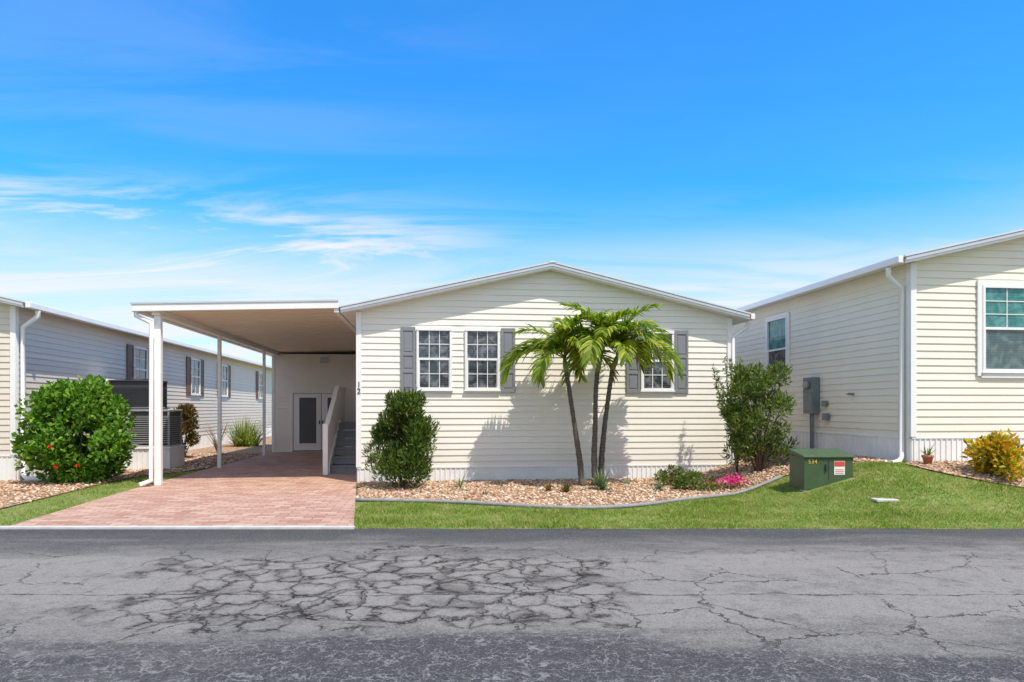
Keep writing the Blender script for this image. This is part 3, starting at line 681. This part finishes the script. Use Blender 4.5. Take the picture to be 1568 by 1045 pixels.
for k0,(p,top) in enumerate(trs):
    fine=[];rad=[]
    for a in range(len(p)-1):
        for s_ in range(6):
            t=s_/6; fine.append(tuple(p[a][i]*(1-t)+p[a+1][i]*t for i in range(3)))
    fine.append(p[-1]); n=len(fine); rad=[(.066-.022*min(1,i/n*1.8))*(1+.06*((i%2)*2-1)) +(.03 if i==0 else 0) for i in range(n)]
    tube('trunk_%d'%(k0+1),fine,rad,M_TRUNK,pm,12)
    mid=tuple((a+b_)/2 for a,b_ in zip(p[-1],top)); tube('crownshaft_%d'%(k0+1),[p[-1],mid,top],[.048,.052,.03],M_SHAFT,pm,12)
    nf=[13,13,13][k0]; a0=random.uniform(0,6)
    for i in range(nf):
        az=a0+i*2.399+random.uniform(-.2,.2); t=i/(nf-1); e0=math.radians(22+60*t+random.uniform(-8,8))
        L=random.uniform(1.15,1.4)*(1-.10*t); frond(top,az,e0,L,math.radians(random.uniform(95,135)*(1-.25*t)))
    if k0!=1:
        for az in ((2.9,3.4) if k0==0 else (-.15,.35)): frond(top,az,math.radians(30),1.42,math.radians(118))
mesh_obj('fronds',fV,fF,L_PALM,pm)

def treerow(name,x0,x1,y,hh,n,nl):
    e=empty(name,(0,y,0)); cs=np.stack([rng.uniform(x0,x1,n),rng.normal(0,1.2,n),hh*rng.uniform(.15,.9,n)],1)
    idx=rng.integers(0,n,nl); off=rng.normal(size=(nl,3)); off/=np.linalg.norm(off,axis=1,keepdims=True)
    C=cs[idx]+off*(rng.uniform(.3,1,nl)*1.1)[:,None]; C[:,2]=np.maximum(C[:,2],.05)
    leafmesh('foliage',C,off+rng.normal(size=(nl,3))*.5,rng.uniform(.3,.55,nl),rng.uniform(.2,.35,nl),L_TREE,e)
    for i in range(0,n,6): tube('trunk_%d'%i,[(cs[i,0],cs[i,1],0),(cs[i,0],cs[i,1],cs[i,2])],[.15,.06],M_BARK,e,6)
treerow('tree_row',-40,40,-22,4.5,150,20000)
treerow('hedge',-30,30,52,1.8,110,8000)

# ---------------- light & sky ----------------
d=Vector((.37,-.41,1)).normalized()
sun=bpy.data.lights.new('sun','SUN'); sun.energy=5.0; sun.angle=math.radians(.5); sun.color=(1,.93,.82)
so=bpy.data.objects.new('sun',sun); link(so); so.rotation_euler=d.to_track_quat('Z','Y').to_euler()
w=bpy.data.worlds.new('World'); scene.world=w; w.use_nodes=True; nt=w.node_tree; bg=nt.nodes['Background']
sky=N(nt,'ShaderNodeTexSky'); sky.sky_type='NISHITA'; sky.sun_disc=False
sky.sun_elevation=math.asin(d.z); sky.sun_rotation=math.atan2(d.x,d.y); sky.air_density=1.0; sky.dust_density=.4; sky.ozone_density=2.5
g=N(nt,'ShaderNodeTexCoord'); sp=N(nt,'ShaderNodeSeparateXYZ'); nt.links.new(g.outputs['Generated'],sp.inputs[0])
zv=sp.outputs[2]; zz=math_(nt,'ADD',math_(nt,'MAXIMUM',zv,0),.10)
px_=math_(nt,'DIVIDE',sp.outputs[0],zz); py_=math_(nt,'DIVIDE',sp.outputs[1],zz)
cb=N(nt,'ShaderNodeCombineXYZ'); nt.links.new(px_,cb.inputs[0]); nt.links.new(py_,cb.inputs[1])
mp=N(nt,'ShaderNodeMapping'); mp.inputs['Rotation'].default_value=(0,0,math.radians(20)); mp.inputs['Location'].default_value=(.7,.4,0); mp.inputs['Scale'].default_value=(.55,1.7,1); nt.links.new(cb.outputs[0],mp.inputs[0])
n1=noise(nt,mp.outputs[0],1.2,8,.62,.9); n2=noise(nt,cb.outputs[0],.5,2,.5)
dn=math_(nt,'ADD',math_(nt,'MULTIPLY',n1.outputs['Fac'],.75),math_(nt,'MULTIPLY',n2.outputs['Fac'],.25))
left=sstep(nt,sp.outputs[0],-.28,.10,1,.16)
mid_=math_(nt,'MULTIPLY',sstep(nt,zv,.06,.16),sstep(nt,zv,.225,.31,1,.08))
wisp=math_(nt,'MULTIPLY',math_(nt,'MULTIPLY',sstep(nt,dn,.42,.60),mid_),left)
hz=math_(nt,'MULTIPLY',sstep(nt,zv,.13,.285,1,0),sstep(nt,dn,.34,.58,.6,1))
fill_veil=math_(nt,'MULTIPLY',math_(nt,'MULTIPLY',sstep(nt,sp.outputs[1],.25,-.35),sstep(nt,dn,.3,.6,.7,1)),.85)  # unseen cloud cover added behind the camera as soft fill on front walls
cl=math_(nt,'MAXIMUM',math_(nt,'MAXIMUM',wisp,hz),fill_veil,True); cl=math_(nt,'MULTIPLY',cl,.93)
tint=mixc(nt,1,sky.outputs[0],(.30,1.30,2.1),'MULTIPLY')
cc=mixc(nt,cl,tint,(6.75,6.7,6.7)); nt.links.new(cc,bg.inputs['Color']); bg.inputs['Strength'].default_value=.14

cam=bpy.data.cameras.new('camera'); cam.lens=24; cam.sensor_width=36; cam.shift_y=.0654; cam.clip_end=3000; cam.clip_start=.1
co=bpy.data.objects.new('camera',cam); co.location=(0,0,1.5); co.rotation_euler=(math.pi/2,0,0); link(co); scene.camera=co
scene.view_settings.view_transform='Standard'; scene.view_settings.look='None'; scene.view_settings.exposure=0
